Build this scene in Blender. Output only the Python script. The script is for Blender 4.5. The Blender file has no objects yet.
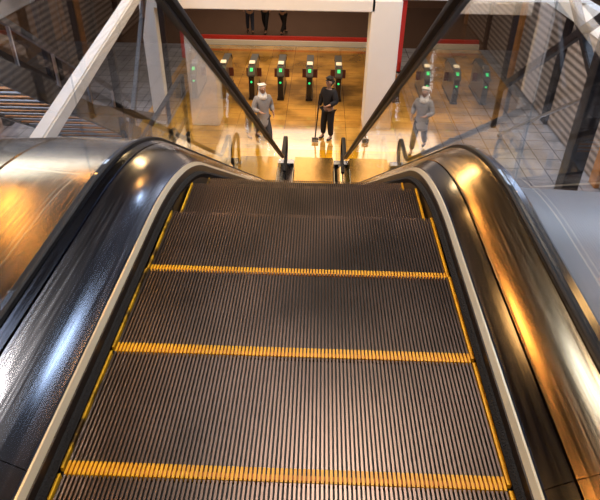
import bpy, bmesh, math, random
from mathutils import Vector, Matrix
random.seed(3)
C=bpy.context.scene.collection
bpy.context.scene.view_settings.view_transform='Standard'
ZT=5.70; A30=math.radians(30)

# ------------------------------------------------------------ materials
def newmat(n):
    m=bpy.data.materials.new(n); m.use_nodes=True
    nt=m.node_tree; b=nt.nodes['Principled BSDF']
    return m,nt,b
def pmat(n,col,rough=.5,metal=0.,noise=0.,scale=(5,5,5),bump=0.,aniso=0.,emit=None,es=0.,rnoise=0.,coat=0.,spec=None,world=False,lo=.0,hi=1.):
    m,nt,b=newmat(n)
    b.inputs['Base Color'].default_value=(*col,1); b.inputs['Roughness'].default_value=rough
    b.inputs['Metallic'].default_value=metal
    b.inputs['Anisotropic'].default_value=aniso
    b.inputs['Coat Weight'].default_value=coat
    if spec is not None: b.inputs['Specular IOR Level'].default_value=spec
    mp=nt.nodes.new('ShaderNodeMapping'); mp.inputs['Scale'].default_value=scale
    nz=nt.nodes.new('ShaderNodeTexNoise'); nz.inputs['Scale'].default_value=1; nz.inputs['Detail'].default_value=6
    if world:
        g=nt.nodes.new('ShaderNodeNewGeometry'); nt.links.new(g.outputs['Position'],mp.inputs[0])
    else:
        tc=nt.nodes.new('ShaderNodeTexCoord'); nt.links.new(tc.outputs['Object'],mp.inputs[0])
    nt.links.new(mp.outputs[0],nz.inputs[0])
    if noise>0:
        mx=nt.nodes.new('ShaderNodeMix'); mx.data_type='RGBA'
        mx.inputs[6].default_value=(*[c*(1-noise) for c in col],1); mx.inputs[7].default_value=(*[min(1,c*(1+noise)) for c in col],1)
        r_=nt.nodes.new('ShaderNodeMapRange'); r_.inputs[1].default_value=lo; r_.inputs[2].default_value=hi
        nt.links.new(nz.outputs[0],r_.inputs[0]); nt.links.new(r_.outputs[0],mx.inputs[0]); nt.links.new(mx.outputs[2],b.inputs['Base Color'])
    if rnoise>0:
        mr=nt.nodes.new('ShaderNodeMapRange'); mr.inputs[1].default_value=.3; mr.inputs[2].default_value=.7
        mr.inputs[3].default_value=max(0.02,rough-rnoise); mr.inputs[4].default_value=rough+rnoise
        nt.links.new(nz.outputs[0],mr.inputs[0]); nt.links.new(mr.outputs[0],b.inputs['Roughness'])
    if bump>0:
        bp=nt.nodes.new('ShaderNodeBump'); bp.inputs['Strength'].default_value=bump; bp.inputs['Distance'].default_value=.01
        nt.links.new(nz.outputs[0],bp.inputs['Height']); nt.links.new(bp.outputs[0],b.inputs['Normal'])
    if emit:
        b.inputs['Emission Color'].default_value=(*emit,1); b.inputs['Emission Strength'].default_value=es
    return m
def tilemat(n,c1,c2,mortar,w,h,rough,ms=.006,lo=.62,hi=1.1,coat=0):
    m,nt,b=newmat(n)
    b.inputs['Coat Weight'].default_value=coat; b.inputs['Coat Roughness'].default_value=.05
    tc=nt.nodes.new('ShaderNodeTexCoord'); br=nt.nodes.new('ShaderNodeTexBrick')
    br.offset=0; br.inputs['Scale'].default_value=1; br.inputs['Brick Width'].default_value=w; br.inputs['Row Height'].default_value=h
    br.inputs['Mortar Size'].default_value=ms; br.inputs['Color1'].default_value=(*c1,1); br.inputs['Color2'].default_value=(*c2,1); br.inputs['Mortar'].default_value=(*mortar,1)
    nt.links.new(tc.outputs['Object'],br.inputs[0])
    nz=nt.nodes.new('ShaderNodeTexNoise'); nz.inputs['Scale'].default_value=.9; nz.inputs['Detail'].default_value=4
    nt.links.new(tc.outputs['Object'],nz.inputs[0])
    dk=nt.nodes.new('ShaderNodeMapRange'); dk.inputs[1].default_value=.38; dk.inputs[2].default_value=.62; dk.inputs[3].default_value=lo; dk.inputs[4].default_value=hi
    nt.links.new(nz.outputs[0],dk.inputs[0])
    ml=nt.nodes.new('ShaderNodeVectorMath'); ml.operation='SCALE'; nt.links.new(br.outputs[0],ml.inputs[0]); nt.links.new(dk.outputs[0],ml.inputs['Scale'])
    nt.links.new(ml.outputs[0],b.inputs['Base Color'])
    mr=nt.nodes.new('ShaderNodeMapRange'); mr.inputs[3].default_value=rough*.7; mr.inputs[4].default_value=rough*1.5
    nt.links.new(nz.outputs[0],mr.inputs[0]); nt.links.new(mr.outputs[0],b.inputs['Roughness'])
    return m
def ribmat(n,c1,c2,axis,freq,metal=.5,rough=.4):
    m,nt,b=newmat(n)
    tc=nt.nodes.new('ShaderNodeTexCoord'); wv=nt.nodes.new('ShaderNodeTexWave'); wv.bands_direction=axis
    wv.inputs['Scale'].default_value=freq; wv.inputs['Distortion'].default_value=0
    cr=nt.nodes.new('ShaderNodeMix'); cr.data_type='RGBA'; cr.inputs[6].default_value=(*c1,1); cr.inputs[7].default_value=(*c2,1)
    nt.links.new(tc.outputs['Object'],wv.inputs[0]); nt.links.new(wv.outputs['Fac'],cr.inputs[0]); nt.links.new(cr.outputs[2],b.inputs['Base Color'])
    b.inputs['Metallic'].default_value=metal; b.inputs['Roughness'].default_value=rough
    bp=nt.nodes.new('ShaderNodeBump'); bp.inputs['Strength'].default_value=.5; nt.links.new(wv.outputs['Fac'],bp.inputs['Height']); nt.links.new(bp.outputs[0],b.inputs['Normal'])
    return m
def glassmat(n,tint,r0=.04,amp=.8):
    m=bpy.data.materials.new(n); m.use_nodes=True; nt=m.node_tree; nt.nodes.clear()
    o=nt.nodes.new('ShaderNodeOutputMaterial'); mx=nt.nodes.new('ShaderNodeMixShader')
    t=nt.nodes.new('ShaderNodeBsdfTransparent'); t.inputs[0].default_value=(*tint,1)
    g=nt.nodes.new('ShaderNodeBsdfGlossy'); g.inputs['Roughness'].default_value=0.; g.inputs[0].default_value=(.95,.97,1,1)
    lw=nt.nodes.new('ShaderNodeLayerWeight'); lw.inputs[0].default_value=.5
    pw=nt.nodes.new('ShaderNodeMath'); pw.operation='POWER'; pw.inputs[1].default_value=4
    ml=nt.nodes.new('ShaderNodeMath'); ml.operation='MULTIPLY_ADD'; ml.inputs[1].default_value=amp; ml.inputs[2].default_value=r0
    nt.links.new(lw.outputs['Facing'],pw.inputs[0]); nt.links.new(pw.outputs[0],ml.inputs[0]); nt.links.new(ml.outputs[0],mx.inputs[0])
    nt.links.new(t.outputs[0],mx.inputs[1]); nt.links.new(g.outputs[0],mx.inputs[2]); nt.links.new(mx.outputs[0],o.inputs[0])
    return m
M={}
M['tread']=pmat('tread_aluminium',(.150,.098,.076),.33,.75,noise=.32,scale=(2.6,2.0,2),rnoise=.05,world=True,lo=.35,hi=.66)
M['groove']=pmat('groove_dark',(.006,.005,.004),.6,.2)
M['yellow']=pmat('safety_yellow',(1.0,.43,.003),.45,noise=.14,scale=(14,30,14),world=True,lo=.35,hi=.6)
M['yellows']=pmat('safety_yellow_scuffed',(.62,.30,.01),.5,noise=.85,scale=(9,14,9),world=True,lo=.42,hi=.56)
M['yellowg']=pmat('safety_yellow_groove',(.45,.14,.004),.55,noise=.4,scale=(25,25,25))  # darker yellow for the base between the teeth
M['brush']=pmat('brush_black',(.010,.009,.010),.85,noise=.5,scale=(200,200,200),bump=.8)
M['skirt']=pmat('skirt_cream_highlight',(.95,.84,.62),.28,.45,noise=.06,scale=(3,3,3))  # cream metal, with the skirt's highlight painted in
M['skirtd']=pmat('skirt_dark',(.05,.038,.03),.4,.5,noise=.2)
M['deckgold']=pmat('brushed_steel_warm_reflection',(.56,.40,.23),.19,1.,noise=.3,scale=(260,3,16),rnoise=.06)  # golden reflection painted into the steel colour of the right deck
M['deckblue']=pmat('brushed_steel_cool_reflection',(.33,.335,.38),.165,1.,noise=.28,scale=(260,3,16),rnoise=.05)  # same deck steel, cool reflection painted into its colour on the left
M['deckdark']=pmat('blue_black_polished_steel',(.13,.14,.18),.15,1.,noise=.2,scale=(260,3,16),rnoise=.04)
M['deckout']=pmat('outer_steel_warm_reflection',(.48,.34,.17),.19,1.,noise=.22,scale=(160,2,14),rnoise=.05)  # reflected warm light painted into the outer deck steel
M['rubber']=pmat('handrail_rubber',(.006,.006,.008),.5,spec=.25)
M['steel']=pmat('steel',(.55,.55,.57),.28,1.,noise=.1,scale=(20,20,20))
M['black']=pmat('black_seal',(.006,.006,.008),.5)
M['glass']=glassmat('balustrade_glass',(.90,.94,.97),.06,.85)
M['glassb']=glassmat('balustrade_glass_thin',(.91,.94,.97),.07,.60)
M['glass2']=glassmat('shopfront_glass',(.80,.87,.94),.10,.8)
M['clad']=pmat('white_cladding',(.45,.45,.52),.35,noise=.05)
M['pale']=pmat('blue_grey_panel',(.34,.38,.48),.32,noise=.08,scale=(.8,.8,.8))
M['white']=pmat('white_paint',(.86,.86,.87),.45,noise=.04,scale=(2,2,2))
M['upper']=pmat('upper_wall_panels',(.12,.14,.20),.35,noise=.3,scale=(.4,.4,.7))
M['wallg']=pmat('grey_wall',(.32,.36,.44),.55,noise=.2,scale=(1,1,1))
M['ceil']=pmat('ceiling_dark',(.03,.035,.05),.7,noise=.2)
M['darkst']=pmat('dark_painted_steel',(.012,.013,.020),.4,.2,noise=.2)
M['brown']=pmat('brown_panel',(.50,.21,.06),.5,noise=.45,scale=(1,1,3),lo=.3,hi=.7)
M['backwall']=pmat('brown_back_wall',(.20,.11,.07),.45,noise=.3,scale=(1,1,2))
M['red']=pmat('red_paint',(.60,.03,.02),.4,noise=.08)
M['floor']=tilemat('polished_floor_tiles',(.42,.42,.46),(.36,.36,.40),(.10,.10,.12),.6,.6,.20,ms=.012,lo=.7,hi=1.05,coat=.4)
M['floorl']=tilemat('blue_grey_floor_tiles',(.30,.30,.34),(.25,.25,.30),(.06,.06,.08),.6,.6,.20,ms=.012,lo=.65,coat=.5)
M['amberlitfloor']=tilemat('floor_tiles_amber_light',(.78,.44,.10),(.68,.36,.075),(.24,.11,.02),.9,.45,.09,lo=.46,hi=1.05,coat=1.)  # pale tiles, with amber lamplight painted into their colour
M['yfloor']=tilemat('yellow_floor_patch',(.84,.42,.015),(.76,.36,.012),(.28,.11,.006),.3,.3,.12,lo=.55,hi=1.05,coat=.9)
M['dfloor']=pmat('brown_floor',(.13,.075,.05),.25,noise=.3,scale=(2,2,2),coat=.4)
M['shutter']=ribmat('roller_shutter',(.17,.13,.11),(.58,.48,.42),'Z',1.6,metal=.1)
M['comb']=ribmat('comb_plate_ribs',(.22,.12,.03),(.70,.42,.12),'X',12,.8,.22)  # the hall's warm reflection is painted into this steel colour
M['gbody']=pmat('gate_steel',(.36,.36,.37),.3,.8,noise=.1)
M['gblack']=pmat('gate_black',(.012,.012,.014),.25)
M['gtop']=pmat('gate_dark_grey',(.04,.04,.045),.3)
M['green']=pmat('green_lamp',(.02,.5,.12),.3,emit=(.02,1,.25),es=.9)
M['flap']=pmat('flap_smoked',(.14,.035,.03),.3)
M['gloww']=pmat('added_warm_glow',(1,.7,.4),.4,emit=(1,.47,.11),es=36)
M['glowc']=pmat('added_cool_glow',(.8,.9,1),.4,emit=(.55,.74,1),es=12)
M['skin']=pmat('skin',(.42,.24,.16),.55,noise=.08)
def cloth(n,c): return pmat('cloth_'+n,c,.85,noise=.25,scale=(40,40,40),bump=.3)

# ------------------------------------------------------------ helpers
def obj(name,me,mat=None,parent=None,label=None,cat=None,kind=None,group=None,smooth=False):
    o=bpy.data.objects.new(name,me); C.objects.link(o)
    if mat and me is not None:
        for x in (mat if isinstance(mat,(list,tuple)) else [mat]): me.materials.append(x)
    if parent: o.parent=parent
    if label: o['label']=label
    if cat: o['category']=cat
    if kind: o['kind']=kind
    if group: o['group']=group
    if smooth and me is not None:
        for p in me.polygons: p.use_smooth=True
    return o
def empty(name,loc,label,cat,group=None,rot=0):
    e=obj(name,None,label=label,cat=cat,group=group); e.location=loc; e.rotation_euler=(0,0,rot); e.empty_display_size=.2; return e
def addbox(bm,x0,x1,y0,y1,z0,z1,mi=0):
    v=[bm.verts.new((x,y,z)) for x in (x0,x1) for y in (y0,y1) for z in (z0,z1)]
    for f in ((0,1,3,2),(4,6,7,5),(0,4,5,1),(2,3,7,6),(0,2,6,4),(1,5,7,3)):
        fc=bm.faces.new([v[i] for i in f]); fc.material_index=mi
def mesh(bm,name,norm=True):
    if norm: bmesh.ops.recalc_face_normals(bm,faces=bm.faces)
    me=bpy.data.meshes.new(name); bm.to_mesh(me); bm.free(); return me
def box(name,x0,x1,y0,y1,z0,z1,mat,bev=0,**k):
    bm=bmesh.new(); addbox(bm,x0,x1,y0,y1,z0,z1)
    if bev: bmesh.ops.bevel(bm,geom=bm.edges[:],offset=bev,segments=2,affect='EDGES')
    return obj(name,mesh(bm,name),mat,**k)
def prism(name,prof,x0,x1,mat,bev=0,**k):
    bm=bmesh.new()
    a=[bm.verts.new((x0,y,z)) for y,z in prof]; b=[bm.verts.new((x1,y,z)) for y,z in prof]
    n=len(prof); bm.faces.new(a); bm.faces.new(b[::-1])
    for i in range(n): bm.faces.new((a[i],b[i],b[(i+1)%n],a[(i+1)%n]))
    bmesh.ops.recalc_face_normals(bm,faces=bm.faces)
    if bev: bmesh.ops.bevel(bm,geom=bm.edges[:],offset=bev,segments=2,affect='EDGES')
    return obj(name,mesh(bm,name),mat,**k)
# escalator path
Y0=-1.3; R1=1.8; R2=1.5; YA=2.17-R1*math.tan(A30/2)
L1=YA-Y0; La=R1*A30
drop=ZT-(R1+R2)*(1-math.cos(A30)); Ls=drop/math.sin(A30); Lb=R2*A30; YE=13.35
yb=YA+R1*math.sin(A30)+Ls*math.cos(A30); yc=yb+R2*math.sin(A30); L2=YE-yc
ST=L1+La+Ls+Lb+L2
def F(s):
    if s<=L1: return Y0+s,ZT,0.
    s-=L1
    if s<=La:
        a=s/R1; return YA+R1*math.sin(a),ZT-R1*(1-math.cos(a)),a
    s-=La
    y=YA+R1*.5; z=ZT-R1*(1-math.cos(A30))
    if s<=Ls: return y+s*math.cos(A30),z-s*.5,A30
    s-=Ls
    y=yb; z=R2*(1-math.cos(A30))
    if s<=Lb:
        a=A30-s/R2; return y+R2*(.5-math.sin(a)), R2*(1-math.cos(a)), a
    s-=Lb
    return yc+s,0.,0.
def frames(s0,s1):
    bps=[0,L1]+[L1+La*i/24 for i in range(1,25)]+[L1+La+Ls]+[L1+La+Ls+Lb*i/12 for i in range(1,13)]+[ST]
    ss=[s0]+[b for b in bps if s0+1e-4<b<s1-1e-4]+[s1]
    out=[]
    for s in ss:
        y,z,a=F(s); out.append((y,z,math.sin(a),math.cos(a)))
    return out
def sweepF(name,fr,sec,mat,sharp=10,**k):
    bm=bmesh.new(); rings=[]
    for (y,z,ny,nz) in fr: rings.append([bm.verts.new((x,y+n*ny,z+n*nz)) for x,n in sec])
    m=len(sec)
    for a,b in zip(rings[:-1],rings[1:]):
        for i in range(m): 
            f=bm.faces.new((a[i],b[i],b[(i+1)%m],a[(i+1)%m]))
    bm.faces.new(rings[0]); bm.faces.new(rings[-1][::-1])
    me=mesh(bm,name)
    o=obj(name,me,mat,**k)
    for p in me.polygons: p.use_smooth=True
    try: me.set_sharp_from_angle(angle=math.radians(sharp))
    except Exception: pass
    return o
def sweep(name,s0,s1,sec,mat,**k): return sweepF(name,frames(s0,s1),sec,mat,**k)
def mir(sec,sg): return [(x*sg,n) for x,n in sec]

# ------------------------------------------------------------ escalator
esc=empty('escalator',(0,0,0),'descending escalator with ribbed dark steps, steel decks and glass balustrades','escalator')
G=.72
H0=.88; r=.31
SE=L1+La+.6
for sg in (-1,1):
    sweep('skirt_panel',0,ST,mir([(.506,-.12),(.512,-.12),(.518,.060),(.507,.060)],sg),M['skirtd'],parent=esc,label='dark metal skirt panel')
    sweep('skirt_highlight_trim',0,ST,mir([(.511,.0602),(.5185,.0602),(.526,.075),(.521,.075)],sg),M['skirt'],sharp=40,parent=esc,label='cream metal skirt trim with painted highlight')
    sweep('brush_guard',0,ST,mir([(.507,.000),(.507,.032),(.500,.031),(.491,.020),(.498,.002)],sg),M['brush'],parent=esc,label='black bristle brush guard')
    cuts=[0,2.0,L1+La+2,L1+La+5,L1+La+8,ST]
    for a,b in zip(cuts[:-1],cuts[1:]):
        if sg<0:
            sweep('inner_deck',a,b-.002,mir([(.527,.074),(.530,.078),(.560,.101),(.600,.127),(.640,.149),(.668,.160),(.669,.02),(.53,.02)],sg),M['deckblue'],sharp=14,parent=esc,label='wide brushed steel inner deck with painted blue-grey reflection')
            sweep('deck_cover',a,b-.002,mir([(.672,.154),(.675,.162),(.700,.172),(.706,.171),(.706,.02),(.672,.02)],sg),M['deckdark'],parent=esc,label='dark polished steel deck strip')
        else:
            sweep('inner_deck',a,b-.002,mir([(.527,.074),(.530,.078),(.555,.096),(.580,.112),(.5805,.02),(.53,.02)],sg),M['deckdark'],parent=esc,label='blue-black polished steel inner deck')
            sweep('deck_cover',a,b-.002,mir([(.5835,.106),(.5855,.1145),(.591,.119),(.640,.146),(.685,.168),(.700,.173),(.706,.171),(.706,.02),(.5835,.02)],sg),M['deckgold'],sharp=14,parent=esc,label='wide brushed steel deck cover with painted golden reflection')
    sweep('glass_seal',0,ST,mir([(.7065,.10),(.7065,.184),(.711,.188),(.729,.188),(.7335,.184),(.7335,.10)],sg),M['black'],parent=esc)
    nar=[(.734,.02),(.734,.178),(.79,.176),(.825,.15),(.84,.11),(.84,.02)]
    if sg<0:
        sweep('outer_deck',0,SE,mir([(.734,.02),(.734,.178),(1.08,.178),(1.085,.173),(1.085,.02)],sg),M['deckout'],parent=esc,label='brushed steel outer deck with painted golden reflection')
        sweep('outer_deck',0,SE,mir([(1.091,.02),(1.091,.172),(1.096,.177),(1.36,.165),(1.42,.12),(1.42,.02)],sg),M['deckout'],parent=esc,label='brushed steel outer deck with painted golden reflection')
        sweep('side_cladding',L1-.6,SE,mir([(.84,.018),(1.41,.018),(1.41,-.55),(.84,-.55)],sg),M['clad'],parent=esc)
        sweep('outer_deck',SE+.002,ST,mir(nar,sg),M['deckdark'],parent=esc)
    else:
        sweep('outer_deck',0,ST,mir([(.734,.02),(.734,.172),(.765,.170),(.785,.15),(.79,.11),(.79,.02)],sg),M['deckdark'],parent=esc)
        sweep('side_panel',0,SE+.5,mir([(.845,-.12),(.845,.0),(1.70,-.03),(1.74,-.10)],sg),M['pale'],parent=esc,label='smooth blue-grey cladding panel')
    sweep('side_cladding',L1-.6,L1+La+Ls,mir([(.74,.018),(.785,.018),(.785,-.95),(.74,-.95)],sg),M['clad'],parent=esc)
    gm=M['glassb'] if sg<0 else M['glass']
    s=.05; pl=1.5
    while s<ST-.2:
        e=min(s+pl,ST)
        if ST-e<.4: e=ST
        sweep('glass_panel',s,e-.006,mir([(.715,.189),(.725,.189),(.725,.84),(.715,.84)],sg),gm,parent=esc,label='clear glass balustrade panel')
        s=e
    fr=[]
    y,z,_=F(0)[0],F(0)[1],0
    for i in range(0,13):
        t=math.pi*(i/12)
        ny=-math.sin(t); nz=-math.cos(t)
        fr.append((y+r*ny,ZT+H0-r+r*nz,ny,nz))
    fr=[(y+.5,ZT+H0-2*r,0,-1)]+fr
    core=[(a+H0*c,b+H0*d,c,d) for a,b,c,d in frames(.02,ST)]
    fr+=core
    for i in range(1,13):
        t=math.pi*i/12; ny=math.sin(t); nz=math.cos(t)
        fr.append((YE+r*ny,H0-r+r*nz,ny,nz))
    fr.append((YE-.6,H0-2*r,0,-1))
    hs=[(-.030,-.030),(.030,-.030),(.045,-.022),(.049,-.002),(.042,.018),(.020,.026),(-.020,.026),(-.042,.018),(-.049,-.002),(-.045,-.022)]
    sweepF('handrail',fr,[(x+sg*G,n) for x,n in hs],M['rubber'],sharp=50,parent=esc,label='black rubber handrail')
    sweepF('handrail_guide',fr,[(x+sg*G,n) for x,n in [(-.012,-.044),(.012,-.044),(.016,-.031),(-.016,-.031)]],M['darkst'],parent=esc)
    for (yy,zz,d) in ((YE,0,1),(Y0,ZT,-1)):
        bm=bmesh.new(); pts=[]
        for i in range(13):
            t=math.pi*i/12; pts.append((yy+d*(.26*math.sin(t)),zz+H0-r+.26*math.cos(t)))
        pts+= [(yy,zz+.19)]
        a=[bm.verts.new((sg*.715,p,q)) for p,q in pts]; b=[bm.verts.new((sg*.725,p,q)) for p,q in pts]
        bm.faces.new(a); bm.faces.new(b[::-1])
        for i in range(len(pts)): j=(i+1)%len(pts); bm.faces.new((a[i],b[i],b[j],a[j]))
        obj('newel_glass',mesh(bm,'newel_glass'),gm,parent=esc)
        prism('newel_base',[(yy,zz),(yy+d*.32,zz),(yy+d*.34,zz+.10),(yy+d*.25,zz+.18),(yy,zz+.188)],sg*.51,sg*.84,M['deckdark'],.01,parent=esc)
sweep('truss',L1-.5,L1+La+Ls,[(-.73,-.32),(.73,-.32),(.73,-.95),(-.73,-.95)],M['black'],parent=esc)
NR=98; PITCH=.378; TD=PITCH-.004; SH=-.032
def step_meshes():
    bm=bmesh.new()
    addbox(bm,-.499,.499,-TD,-.003,-.03,-.011,1)
    p=.972/NR
    for i in range(NR):
        x=-.486+p*(i+.22)
        addbox(bm,x,x+p*.52,-TD+.030,0,-.012,0,0)
    prev=None
    for i in range(8):
        t=i/7; y=-.003-.05*t*t; z=-.013-.19*t
        cur=[bm.verts.new((-.49,y,z)),bm.verts.new((.49,y,z))]
        if prev: f=bm.faces.new((prev[0],prev[1],cur[1],cur[0])); f.material_index=0
        prev=cur
    body=mesh(bm,'step_body'); body.materials.append(M['tread']); body.materials.append(M['groove'])
    bm=bmesh.new()
    addbox(bm,-.486,.486,-TD+.006,-TD+.018,-.014,-.0045,1)
    for i in range(NR):
        x=-.486+p*(i+.2)
        addbox(bm,x,x+p*.60,-TD-.003,-TD+.031,-.012,.0014)
    strip=mesh(bm,'yellow_demarcation_strip'); strip.materials.append(M['yellow']); strip.materials.append(M['yellowg'])
    sides=[]
    for sg in(-1,1):
        bm=bmesh.new(); a,b=sorted((sg*(.4900 if sg<0 else .4865),sg*.4965)); addbox(bm,a,b,-TD+.01,0,-.013,.003)
        m=mesh(bm,'side_strip'); m.materials.append(M['yellows'] if sg<0 else M['yellow']); sides.append(m)
    return body,strip,sides
body,strip,sides=step_meshes()
def zpath(y):
    lo,hi=0,ST
    for _ in range(40):
        m=(lo+hi)/2
        if F(m)[0]<y: lo=m
        else: hi=m
    return F(lo)[1]
k=-3
while True:
    y=.776+PITCH*k+SH
    if y>12.75: break
    so=obj('step',body,parent=esc); so.location=(0,y,zpath(y))
    if k==-3: so['label']='dark ribbed metal escalator step'
    d=obj('yellow_demarcation_strip',strip,parent=so,label='yellow toothed safety strip')
    for m in sides: obj('side_strip',m,parent=so,label='yellow side strip')
    k+=1
box('comb_plate',-.505,.505,12.76,14.1,-.02,.006,M['comb'],parent=esc,label='ribbed steel landing plate with painted warm reflection')
box('comb_plate',-.505,.505,-2.0,.776-4*PITCH+SH,ZT-.03,ZT+.004,M['comb'],parent=esc)

# ------------------------------------------------------------ setting
S=dict(kind='structure')
box('floor',-5.2,14,-8,24.6,-.3,-.02,M['floor'],**S)
box('floor',-14,-5.201,-8,24.6,-.3,-.02,M['floorl'],**S)
box('floor',-5.2,2.9,9.5,24.5,-.025,-.012,M['amberlitfloor'],**S)
box('trim_30',-1.9,1.9,11.0,14.6,-.0115,-.006,M['yfloor'],**S)  # stronger yellow patch of floor around the escalator foot
box('floor',-14,14,24.6,40,-.3,-.02,M['dfloor'],**S)
box('floor',-14,14,-8,-2.0,ZT-.3,ZT-.005,M['floor'],**S)
box('ceiling',-14,14,-8,40,10.5,10.7,M['ceil'],**S)
box('wall_left',-14.2,-14,-8,40,-.3,10.5,M['wallg'],**S)
box('wall_right',14,14.2,-8,40,-.3,10.5,M['wallg'],**S)
box('wall_back',-14,14,-8.2,-8,-.3,10.5,M['wallg'],**S)
box('wall_far',-14,14,32,32.2,-.3,10.5,M['backwall'],**S)
box('wall_front',-14,14,16.3,16.8,3.9,10.5,M['upper'],**S)
box('trim_1',-14,14,16.2,16.9,3.55,3.899,M['white'],.02,**S)
box('trim_2',-4.35,1.5,16.1,16.95,3.25,3.549,M['white'],.02,**S)
box('wall_front',1.40,2.2,16.1,17.0,-.02,3.549,M['white'],.02,**S)
box('wall_front',-4.75,-4.35,16.1,16.5,-.02,3.549,M['white'],.02,**S)
box('trim_3',-5.2,2.9,24.6,24.75,-.02,.16,M['white'],**S)
box('trim_31',-5.2,2.9,24.76,24.9,-.02,.30,M['red'],**S)
box('trim_23',2.22,2.34,16.3,16.5,1.9,3.54,M['red'],**S)
box('wall_right',6.9,7.2,9,30,3.0,3.549,M['white'],**S)
for i in range(5):
    y0=9.2+i*4
    box('door_%d'%(i+1),7.0,7.1,y0,y0+3.6,0,2.98,M['shutter'],**S)
    box('trim_%d'%(i+4),6.9,7.2,y0+3.62,y0+3.98,-.02,2.99,M['darkst'] if i%2 else M['brown'],.01,**S)
for i in range(4):
    y0=8+i*4
    box('window_%d'%(i+1),-9.05,-9.0,y0,y0+3.7,.3,3.3,M['glass2'],**S)
    box('trim_%d'%(i+9),-9.15,-8.9,y0+3.72,y0+3.98,-.02,3.5,M['darkst'],.01,**S)
box('wall_left',-11.2,-11,7,26,-.02,3.5,M['brown'],**S)
box('wall_left',-9.2,-8.9,7,26,3.51,5.4,M['wallg'],**S)

def beam(name,p,q,w,h,mat,**k):
    p=Vector(p);q=Vector(q); d=(q-p); L=d.length
    bm=bmesh.new(); addbox(bm,-w/2,w/2,0,L,-h/2,h/2)
    bmesh.ops.bevel(bm,geom=bm.edges[:],offset=min(w,h)*.12,segments=2,affect='EDGES')
    me=mesh(bm,name); me.transform(d.to_track_quat('Y','Z' if abs(d.z)<d.length*.9 else 'X').to_matrix().to_4x4()); me.transform(Matrix.Translation(p))
    return obj(name,me,mat,**k)
gr=empty('girder_frame',(-4.1,8,0),'white painted sloping girder with dark braces beside the staircase','beam')
beam('sloping_girder',(0,-2.5,2.75),(0,8.0,4.4),.24,.26,M['white'],parent=gr)
beam('post',(0,-.6,-.02),(0,-.6,2.86),.22,.22,M['white'],parent=gr)
beam('dark_brace',(.0,1.2,3.2),(.0,7.8,.3),.12,.18,M['darkst'],parent=gr)
beam('dark_brace',(.0,2.4,-.02),(.0,6.6,4.0),.10,.12,M['darkst'],parent=gr)
beam('dark_post',(.0,7.8,-.02),(.0,7.8,4.3),.14,.14,M['darkst'],parent=gr)
beam('dark_post',(.0,3.6,-.02),(.0,3.6,3.5),.14,.14,M['darkst'],parent=gr)
stair=empty('staircase',(-5.5,15,0),'dark steel staircase with sloping stringers beside the escalator','staircase')
def ch(o): o.parent=stair; o.matrix_parent_inverse=Matrix.Translation((5.5,-15,0)); return o
for x in (-4.9,-6.7):
    ch(beam('stringer',(x,15,.12),(x,6.4,5.4),.10,.40,M['darkst']))
    ch(beam('stair_rail',(x,15,1.05),(x,6.4,6.33),.10,.10,M['darkst']))
    for i in range(7):
        y=14.8-i*1.35; z=(15-y)*.614
        ch(beam('baluster',(x,y,z+.15),(x,y,z+1.1),.05,.05,M['steel']))
for i in range(28):
    y=14.9-i*.3; z=.17+i*.184
    ch(box('stair_tread',-6.64,-4.96,y-.3,y,z-.04,z,M['wallg'] if i%2 else M['brown']))
def screen(x,y0,y1,h,n,lab):
    e=empty('glass_screen',(x,y0,-.02),lab,'glass partition')
    L=(y1-y0)/n
    for i in range(n):
        box('glass_pane',-.01,.01,i*L+.04,(i+1)*L-.04,.06,h-.06,M['glass2'],parent=e)
    for i in range(n+1): box('frame_post',-.05,.05,i*L-.04,i*L+.04,0,h,M['darkst'],.006,parent=e)
    for z in (0.,h*.5,h): box('frame_rail',-.045,.045,0,n*L,z-.03 if z else 0,z+.03,M['darkst'],.006,parent=e)
screen(-3.3,7.5,14.0,2.2,4,'dark-framed glass partition below the white girder')
def column(x,y,lab,brace=True):
    e=empty('steel_column',(x,y,-.02),lab,'column')
    box('shaft',-.17,.17,-.17,.17,.0,10.52,M['darkst'],.01,parent=e)
    box('base_plate',-.28,.28,-.28,.28,0,.05,M['darkst'],.01,parent=e)
    if brace:
        beam('brace',(0,.1,3.2),(0,5.0,.3+5.6),.16,.16,M['darkst'],parent=e)
        beam('tie_rod',(0,.1,3.0),(0,5.0,.02),.06,.06,M['steel'],parent=e)
        beam('brace',(0,.1,4.6),(0,5.6,1.2),.14,.18,M['darkst'],parent=e)
        beam('brace_post',(0,5.6,0),(0,5.6,6.2),.14,.14,M['darkst'],parent=e)
column(5.3,10.9,'dark painted steel column with diagonal braces and tie rod')
column(-7.6,10.6,'dark painted steel column with diagonal braces and tie rod')

def guard(x,y0,y1):  # added loops standing in for the extra newel ends beside the handrails
    e=empty('added_newel_loop',(x,y0,-.012),'added short black loop imitating a newel end','newel stand-in','added newel loops at the escalator foot')
    L=y1-y0; rr=.30; zc=.62
    pts=[(0.,.0,-1.,0.),(0.,zc,-1.,0.)]
    for i in range(1,9):
        t=math.pi/2*i/8; pts.append((rr-rr*math.cos(t),zc+rr*math.sin(t),-math.cos(t),math.sin(t)))
    for i in range(0,9):
        t=math.pi/2*i/8; pts.append((L-rr+rr*math.sin(t),zc+rr*math.cos(t),math.sin(t),math.cos(t)))
    pts.append((L,0.,1.,0.))
    ring=[(.042*math.cos(2*math.pi*i/10),.042*math.sin(2*math.pi*i/10)) for i in range(10)]
    sweepF('rail',pts,ring,M['rubber'],sharp=50,parent=e)
    box('glass_infill',-.005,.005,.05,L-.05,.08,.80,M['glass2'],.002,parent=e)
    for yy in (0,L): box('foot_plate',-.07,.07,yy-.07,yy+.07,-.002,.02,M['steel'],.004,parent=e)
guard(-1.95,12.6,13.7); guard(1.72,12.6,13.7); guard(2.14,12.8,13.9)

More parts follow.
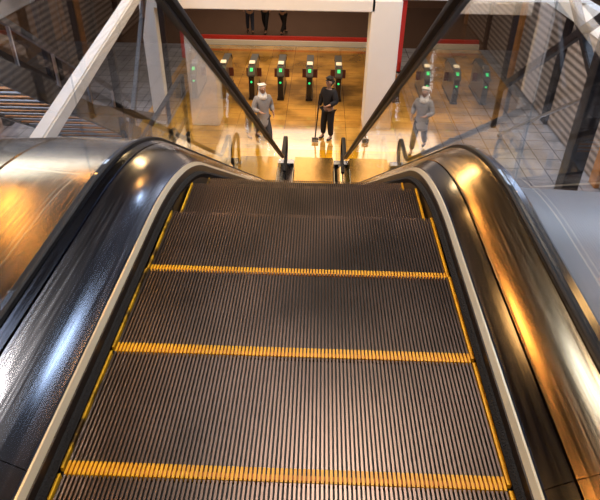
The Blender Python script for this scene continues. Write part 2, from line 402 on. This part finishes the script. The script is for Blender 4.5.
# ------------------------------------------------------------ ticket gates
def gate(x,green=True):
    y=18.3
    e=empty('ticket_gate',(x,y,0),'slim grey steel ticket gate cabinet with green lamp','ticket gate','ticket gates in a row')
    prism('gate_cabinet',[(0,0),(0,.78),(.22,.99),(1.5,.99),(1.7,.80),(1.7,0)],-.095,.095,M['gbody'],.02,parent=e)
    prism('top_cover',[(-.03,.74),(-.03,.80),(.20,1.03),(1.52,1.03),(1.73,.83),(1.73,.76),(1.50,.995),(.22,.995)],-.115,.115,M['gtop'],.01,parent=e,label='dark grey top cover')
    prism('front_panel',[(-.02,.05),(-.02,.72),(.0,.74),(.0,.05)],-.085,.085,M['gblack'],.002,parent=e,label='black front panel')
    prism('lamp',[(.05,.90),(.055,.905),(.14,.985),(.135,.98)],-.045,.045,M['green'],parent=e,label='green arrow lamp')
    bm=bmesh.new(); bmesh.ops.create_circle(bm,cap_ends=True,segments=20,radius=.035)
    me=mesh(bm,'front_lamp'); me.transform(Matrix.Rotation(math.pi/2,4,'X')); me.transform(Matrix.Translation((0,-.024,.58)))
    obj('front_lamp',me,M['green'],parent=e)
    prism('card_reader',[(.3,1.03),(.3,1.07),(.5,1.12),(.5,1.03)],-.09,.09,M['steel'],.008,parent=e)
    for sg in(-1,1):
        a,b=sorted((sg*.10,sg*.25)); prism('flap',[(.83,.48),(.83,.76),(.86,.76),(.86,.48)],a,b,M['flap'],.004,parent=e,label='smoked barrier flap')
    prism('base_plinth',[(-.02,-.01),(-.02,.05),(1.72,.05),(1.72,-.01)],-.11,.11,M['gblack'],parent=e)
for x in (-3.95+.93*i for i in range(5)): gate(x)
gate(.70)
def post(x,y,h,mat,lab):
    e=empty('barrier_post',(x,y,0),lab,'post')
    bm=bmesh.new(); bmesh.ops.create_cone(bm,cap_ends=True,segments=24,radius1=.07,radius2=.07,depth=h); bmesh.ops.translate(bm,verts=bm.verts,vec=(0,0,h/2))
    obj('pole',mesh(bm,'pole'),mat,parent=e)
    bm=bmesh.new(); bmesh.ops.create_cone(bm,cap_ends=True,segments=24,radius1=.16,radius2=.14,depth=.03); bmesh.ops.translate(bm,verts=bm.verts,vec=(0,0,.005))
    obj('base',mesh(bm,'base'),M['gblack'],parent=e)
    bm=bmesh.new(); bmesh.ops.create_uvsphere(bm,u_segments=20,v_segments=10,radius=.075); bmesh.ops.translate(bm,verts=bm.verts,vec=(0,0,h))
    obj('cap',mesh(bm,'cap'),M['gblack'],parent=e)
post(3.0,21.5,1.6,M['red'],'red barrier post beyond the white column')

# ------------------------------------------------------------ people
def skin(name,nodes,edges,sub=2):
    me=bpy.data.meshes.new(name); me.from_pydata([n[0] for n in nodes],edges,[])
    o=bpy.data.objects.new(name,me); C.objects.link(o)
    md=o.modifiers.new('s','SKIN'); md.use_smooth_shade=True
    for i,n in enumerate(nodes):
        sv=me.skin_vertices[0].data[i]; sv.radius=(n[1],n[2]); sv.use_root=(i==0)
    sd=o.modifiers.new('d','SUBSURF'); sd.levels=sub; sd.render_levels=sub
    dg=bpy.context.evaluated_depsgraph_get(); dg.update()
    nm=bpy.data.meshes.new_from_object(o.evaluated_get(dg))
    bpy.data.objects.remove(o); nm.name=name
    for p in nm.polygons: p.use_smooth=True
    return nm
def person(loc,rot,J,top,bottom,label,scarf=None,hair=None,cap=None,long_top=False,group=None,bulk=1.0):
    N=[];E=[]
    def add(co,rx,ry=None,par=None):
        N.append((Vector(co),rx,ry or rx)); i=len(N)-1
        if par is not None: E.append((par,i))
        return i
    pel=add((0,0,.93),.13,.10); sp=add((0,0,1.1),.12,.09,pel); chn=add((0,0,1.30),.14,.10,sp); nb=add((0,0,1.43),.07,.06,chn)
    nk=add((0,.012,1.50),.050,.050,nb); hj=add((0,.022,1.56),.066,.072,nk); hm=add((0,.018,1.63),.078,.092,hj); ht=add((0,.006,1.695),.062,.074,hm)
    add((0,.118,1.615),.013,.013,hm)
    for s in(-1,1): add((s*.088,.01,1.62),.012,.02,hm)
    for s,key in((-1,'L'),(1,'R')):
        sh=add((s*.175,0,1.39),.060,.060,chn)
        el=add(J['el'+key],.042,.042,sh); wr=add(J['wr'+key],.027,.027,el)
        d=(Vector(J['wr'+key])-Vector(J['el'+key])).normalized()
        side=d.cross(Vector((0,1,0))); side=side.normalized() if side.length>.1 else Vector((1,0,0))
        nrm=side.cross(d)
        pm=add(Vector(J['wr'+key])+d*.065,.036,.020,wr)
        for i,(o_,l) in enumerate(((-.028,.07),(-.010,.08),(.009,.075),(.027,.06))):
            b=Vector(J['wr'+key])+d*.10+nrm*o_
            f1=add(b,.009,.009,pm); f2=add(b+d*l*.5-side*s*.008,.0085,.0085,f1); add(b+d*l-side*s*.03,.007,.007,f2)
        t=add(Vector(J['wr'+key])+d*.045+nrm*.042,.011,.011,wr); add(Vector(J['wr'+key])+d*.085+nrm*.058,.009,.009,t)
        hp=add((s*.09,0,.88),.085,.085,pel); kn=add(J['kn'+key],.055,.055,hp); an=add(J['an'+key],.038,.038,kn)
        a=Vector(J['an'+key]); add(a+Vector((0,.15,-.045)),.032,.028,an)
    root=obj('person',skin('person_body',N,E,2),M['skin'],label=label,cat='person',group=group)
    root.location=loc; root.rotation_euler=(0,0,rot)
    T=[];TE=[]
    def at(co,rx,ry=None,par=None):
        T.append((Vector(co),rx*bulk,(ry or rx)*bulk)); i=len(T)-1
        if par is not None: TE.append((par,i))
        return i
    c=at((0,0,1.28),.17,.13); b=at((0,0,1.08),.155,.125,c); h=at((0,0,.92),.17,.14,b)
    if long_top: h=at((0,.02,.72),.20,.17,h); at((0,.03,.58),.22,.19,h)
    at((0,.004,1.44),.080,.075,c)
    for s,key in((-1,'L'),(1,'R')):
        sh=at((s*.18,0,1.38),.085,.085,c); el=at(J['el'+key],.075,.075,sh)
        w=Vector(J['wr'+key]); at(w+(Vector(J['el'+key])-w)*.06,.055,.055,el)
    obj('jacket',skin('jacket',T,TE,2),top,parent=root)
    T.clear();TE.clear()
    p=at((0,0,.93),.145,.115)
    for s,key in((-1,'L'),(1,'R')):
        hp=at((s*.09,0,.84),.105,.105,p); kn=at(J['kn'+key],.085,.085,hp); a=Vector(J['an'+key]); at(a+(Vector(J['kn'+key])-a)*.08,.068,.068,kn)
    obj('trousers',skin('trousers',T,TE,2),bottom,parent=root)
    for key in 'LR':
        a=Vector(J['an'+key])
        me=skin('shoe',[(a+Vector((0,-.03,-.03)),.046,.042),(a+Vector((0,.07,-.042)),.046,.034),(a+Vector((0,.18,-.052)),.036,.024)],[(0,1),(1,2)],2)
        obj('shoe',me,M['gblack'],parent=root)
    for s in(-1,1):
        bm=bmesh.new(); bmesh.ops.create_uvsphere(bm,u_segments=10,v_segments=8,radius=.012); bmesh.ops.translate(bm,verts=bm.verts,vec=(s*.032,.100,1.635))
        obj('eye',mesh(bm,'eye'),M['gblack'],parent=root)
    if scarf:
        me=skin('head_scarf',[((0,-.030,1.645),.098,.094),((0,-.03,1.725),.07,.075),((0,-.03,1.54),.100,.085),((0,.0,1.44),.145,.12),((0,.02,1.32),.165,.14)],[(0,1),(0,2),(2,3),(3,4)],2)
        obj('head_scarf',me,scarf,parent=root)
    if hair:
        me=skin('hair',[((0,-.018,1.665),.088,.092),((0,-.01,1.725),.06,.07),((0,-.05,1.60),.062,.05)],[(0,1),(0,2)],2)
        obj('hair',me,hair,parent=root)
    if cap:
        me=skin('cap',[((0,-.0,1.71),.092,.098),((0,.0,1.755),.075,.08)],[(0,1)],2); obj('cap',me,cap,parent=root)
        me=skin('cap_peak',[((0,.07,1.70),.06,.012),((0,.15,1.69),.045,.008)],[(0,1)],1); obj('cap_peak',me,cap,parent=root)
    return root
walk=dict(elL=(-.27,-.12,1.14),wrL=(-.26,.08,.99),elR=(.28,.04,1.12),wrR=(.16,.25,1.10),
          knL=(-.10,.20,.50),anL=(-.09,.32,.09),knR=(.10,-.04,.49),anR=(.09,-.30,.13))
stand=dict(elL=(-.28,.03,1.13),wrL=(-.22,.25,1.10),elR=(.27,-.02,1.12),wrR=(.26,.10,.90),
          knL=(-.11,.03,.49),anL=(-.12,.0,.08),knR=(.12,.05,.49),anR=(.14,.03,.08))
G_=cloth('grey',(.32,.31,.31)); W_=cloth('offwhite',(.90,.84,.76)); B_=cloth('black',(.008,.008,.012)); N_=cloth('navy',(.03,.04,.08)); H_=pmat('hair',(.012,.009,.008),.5)
BR=cloth('brown',(.16,.10,.07))
person((-1.40,14.75,-.012),math.radians(205),walk,G_,cloth('dark_grey',(.05,.05,.06)),'person in loose grey top and pale head scarf, walking',scarf=W_,long_top=True,bulk=1.06)
person((.36,15.40,-.012),math.radians(140),stand,B_,B_,'person in black uniform and cap standing with a broom',hair=H_,cap=B_,bulk=1.12)
br=empty('broom',(.01,15.15,0),'long-handled black broom held by the person in uniform','broom')
person((-3.0,26.4,-.02),math.radians(10),walk,B_,N_,'person in dark clothes walking away beyond the gates',hair=H_,group='passers-by beyond the gates')
person((-2.35,26.7,-.02),math.radians(170),walk,BR,B_,'person in brown jacket walking beyond the gates',hair=H_,group='passers-by beyond the gates')
person((-1.55,26.3,-.02),math.radians(-30),walk,N_,B_,'person in navy jacket walking beyond the gates',hair=H_,group='passers-by beyond the gates')
beam('broom_handle',(0,0,.10),(.10,.08,1.35),.03,.03,M['gblack'],parent=br)
bm=bmesh.new()
for i in range(10): addbox(bm,-.09+i*.018,-.09+i*.018+.015,-.03,.03,-.012,.07)
addbox(bm,-.095,.095,-.035,.035,.068,.105)
obj('broom_head',mesh(bm,'broom_head'),M['gblack'],parent=br)

# ------------------------------------------------------------ lights
def area(name,loc,sx,sy,power,col,rot=(0,0,0)):
    l=bpy.data.lights.new(name,'AREA'); l.shape='RECTANGLE'; l.size=sx; l.size_y=sy; l.energy=power; l.color=col
    o=bpy.data.objects.new(name,l); C.objects.link(o); o.location=loc; o.rotation_euler=rot; return o
def lamp(x,y,z,w,l,mat,kind):  # added emissive panels, there to give highlights in the steel decks
    e=empty('added_highlight_panel',(x,y,z),'added %s glowing panel for metal highlights'%kind,'added glow panel','added %s highlight panels'%kind)
    box('glow_panel',-w/2,w/2,-l/2,l/2,-.03,0,mat,parent=e)
    box('glow_housing',-w/2-.05,w/2+.05,-l/2-.05,l/2+.05,.001,.08,M['white'],parent=e)
for y in (3,7,11,15): lamp(-3.0,y,10.41,.32,.9,M['gloww'],'warm')
for y in (2,4.5,9,13): lamp(-5.5,y,10.41,.32,.9,M['gloww'],'warm')
for y in (6,12): lamp(3.0,y,10.41,.35,1.2,M['glowc'],'cool')
for y in (4,11): lamp(7.0,y,10.41,.35,1.2,M['glowc'],'cool')
for x,y in ((4.6,2.4),(5.2,7.5),(2.2,14)): lamp(x,y,10.41,.35,.7,M['gloww'],'warm')
lamp(-.6,4.7,10.41,.4,.8,M['glowc'],'cool')  # added panel that puts a soft highlight on the treads
for y in (10,14.5): lamp(-9,y,10.41,.5,1.6,M['glowc'],'cool')
area('hall_light',(-1.5,19.8,3.3),5,5,225,(1,.68,.34))
area('hall_light',(-1.0,13.8,8.5),2.5,1.5,480,(1,.64,.28))
area('hall_light',(6,13,9),5,8,700,(.78,.86,1))
area('hall_light',(4.2,17,5.5),1,8,240,(1,.92,.85),(0,math.radians(-60),0))  # added fill light aimed at the roller shutters
area('hall_light',(-7,13,9),4,8,640,(.80,.87,1))
area('hall_light',(-10,14,3.2),1,8,150,(1,.62,.32))  # added warm fill to brighten the brown left wall
area('top_light',(0,-1.5,10.2),1.2,1.2,85,(1,.92,.84))
area('top_light',(.4,3.4,10.2),.9,.9,160,(1,.92,.82))
area('far_light',(-2,28,6),6,4,260,(1,.80,.62))
w=bpy.data.worlds.new('world'); bpy.context.scene.world=w; w.use_nodes=True
w.node_tree.nodes['Background'].inputs[0].default_value=(.35,.42,.55,1); w.node_tree.nodes['Background'].inputs[1].default_value=.2

# ------------------------------------------------------------ camera
X=Vector((1,-.029,.0229)).normalized(); Yv=Vector((25,405,-580)).normalized()
Zv=X.cross(Yv).normalized(); X=Yv.cross(Zv).normalized()
R=Matrix((X,Yv,Zv))
cam=bpy.data.cameras.new('camera'); co=bpy.data.objects.new('camera',cam); C.objects.link(co)
co.matrix_world=Matrix.Translation((.05,0,ZT+1.14))@R.to_4x4()
cam.sensor_width=36; cam.sensor_fit='HORIZONTAL'; cam.lens=580/600*36; cam.clip_start=.05; cam.clip_end=200
bpy.context.scene.camera=co
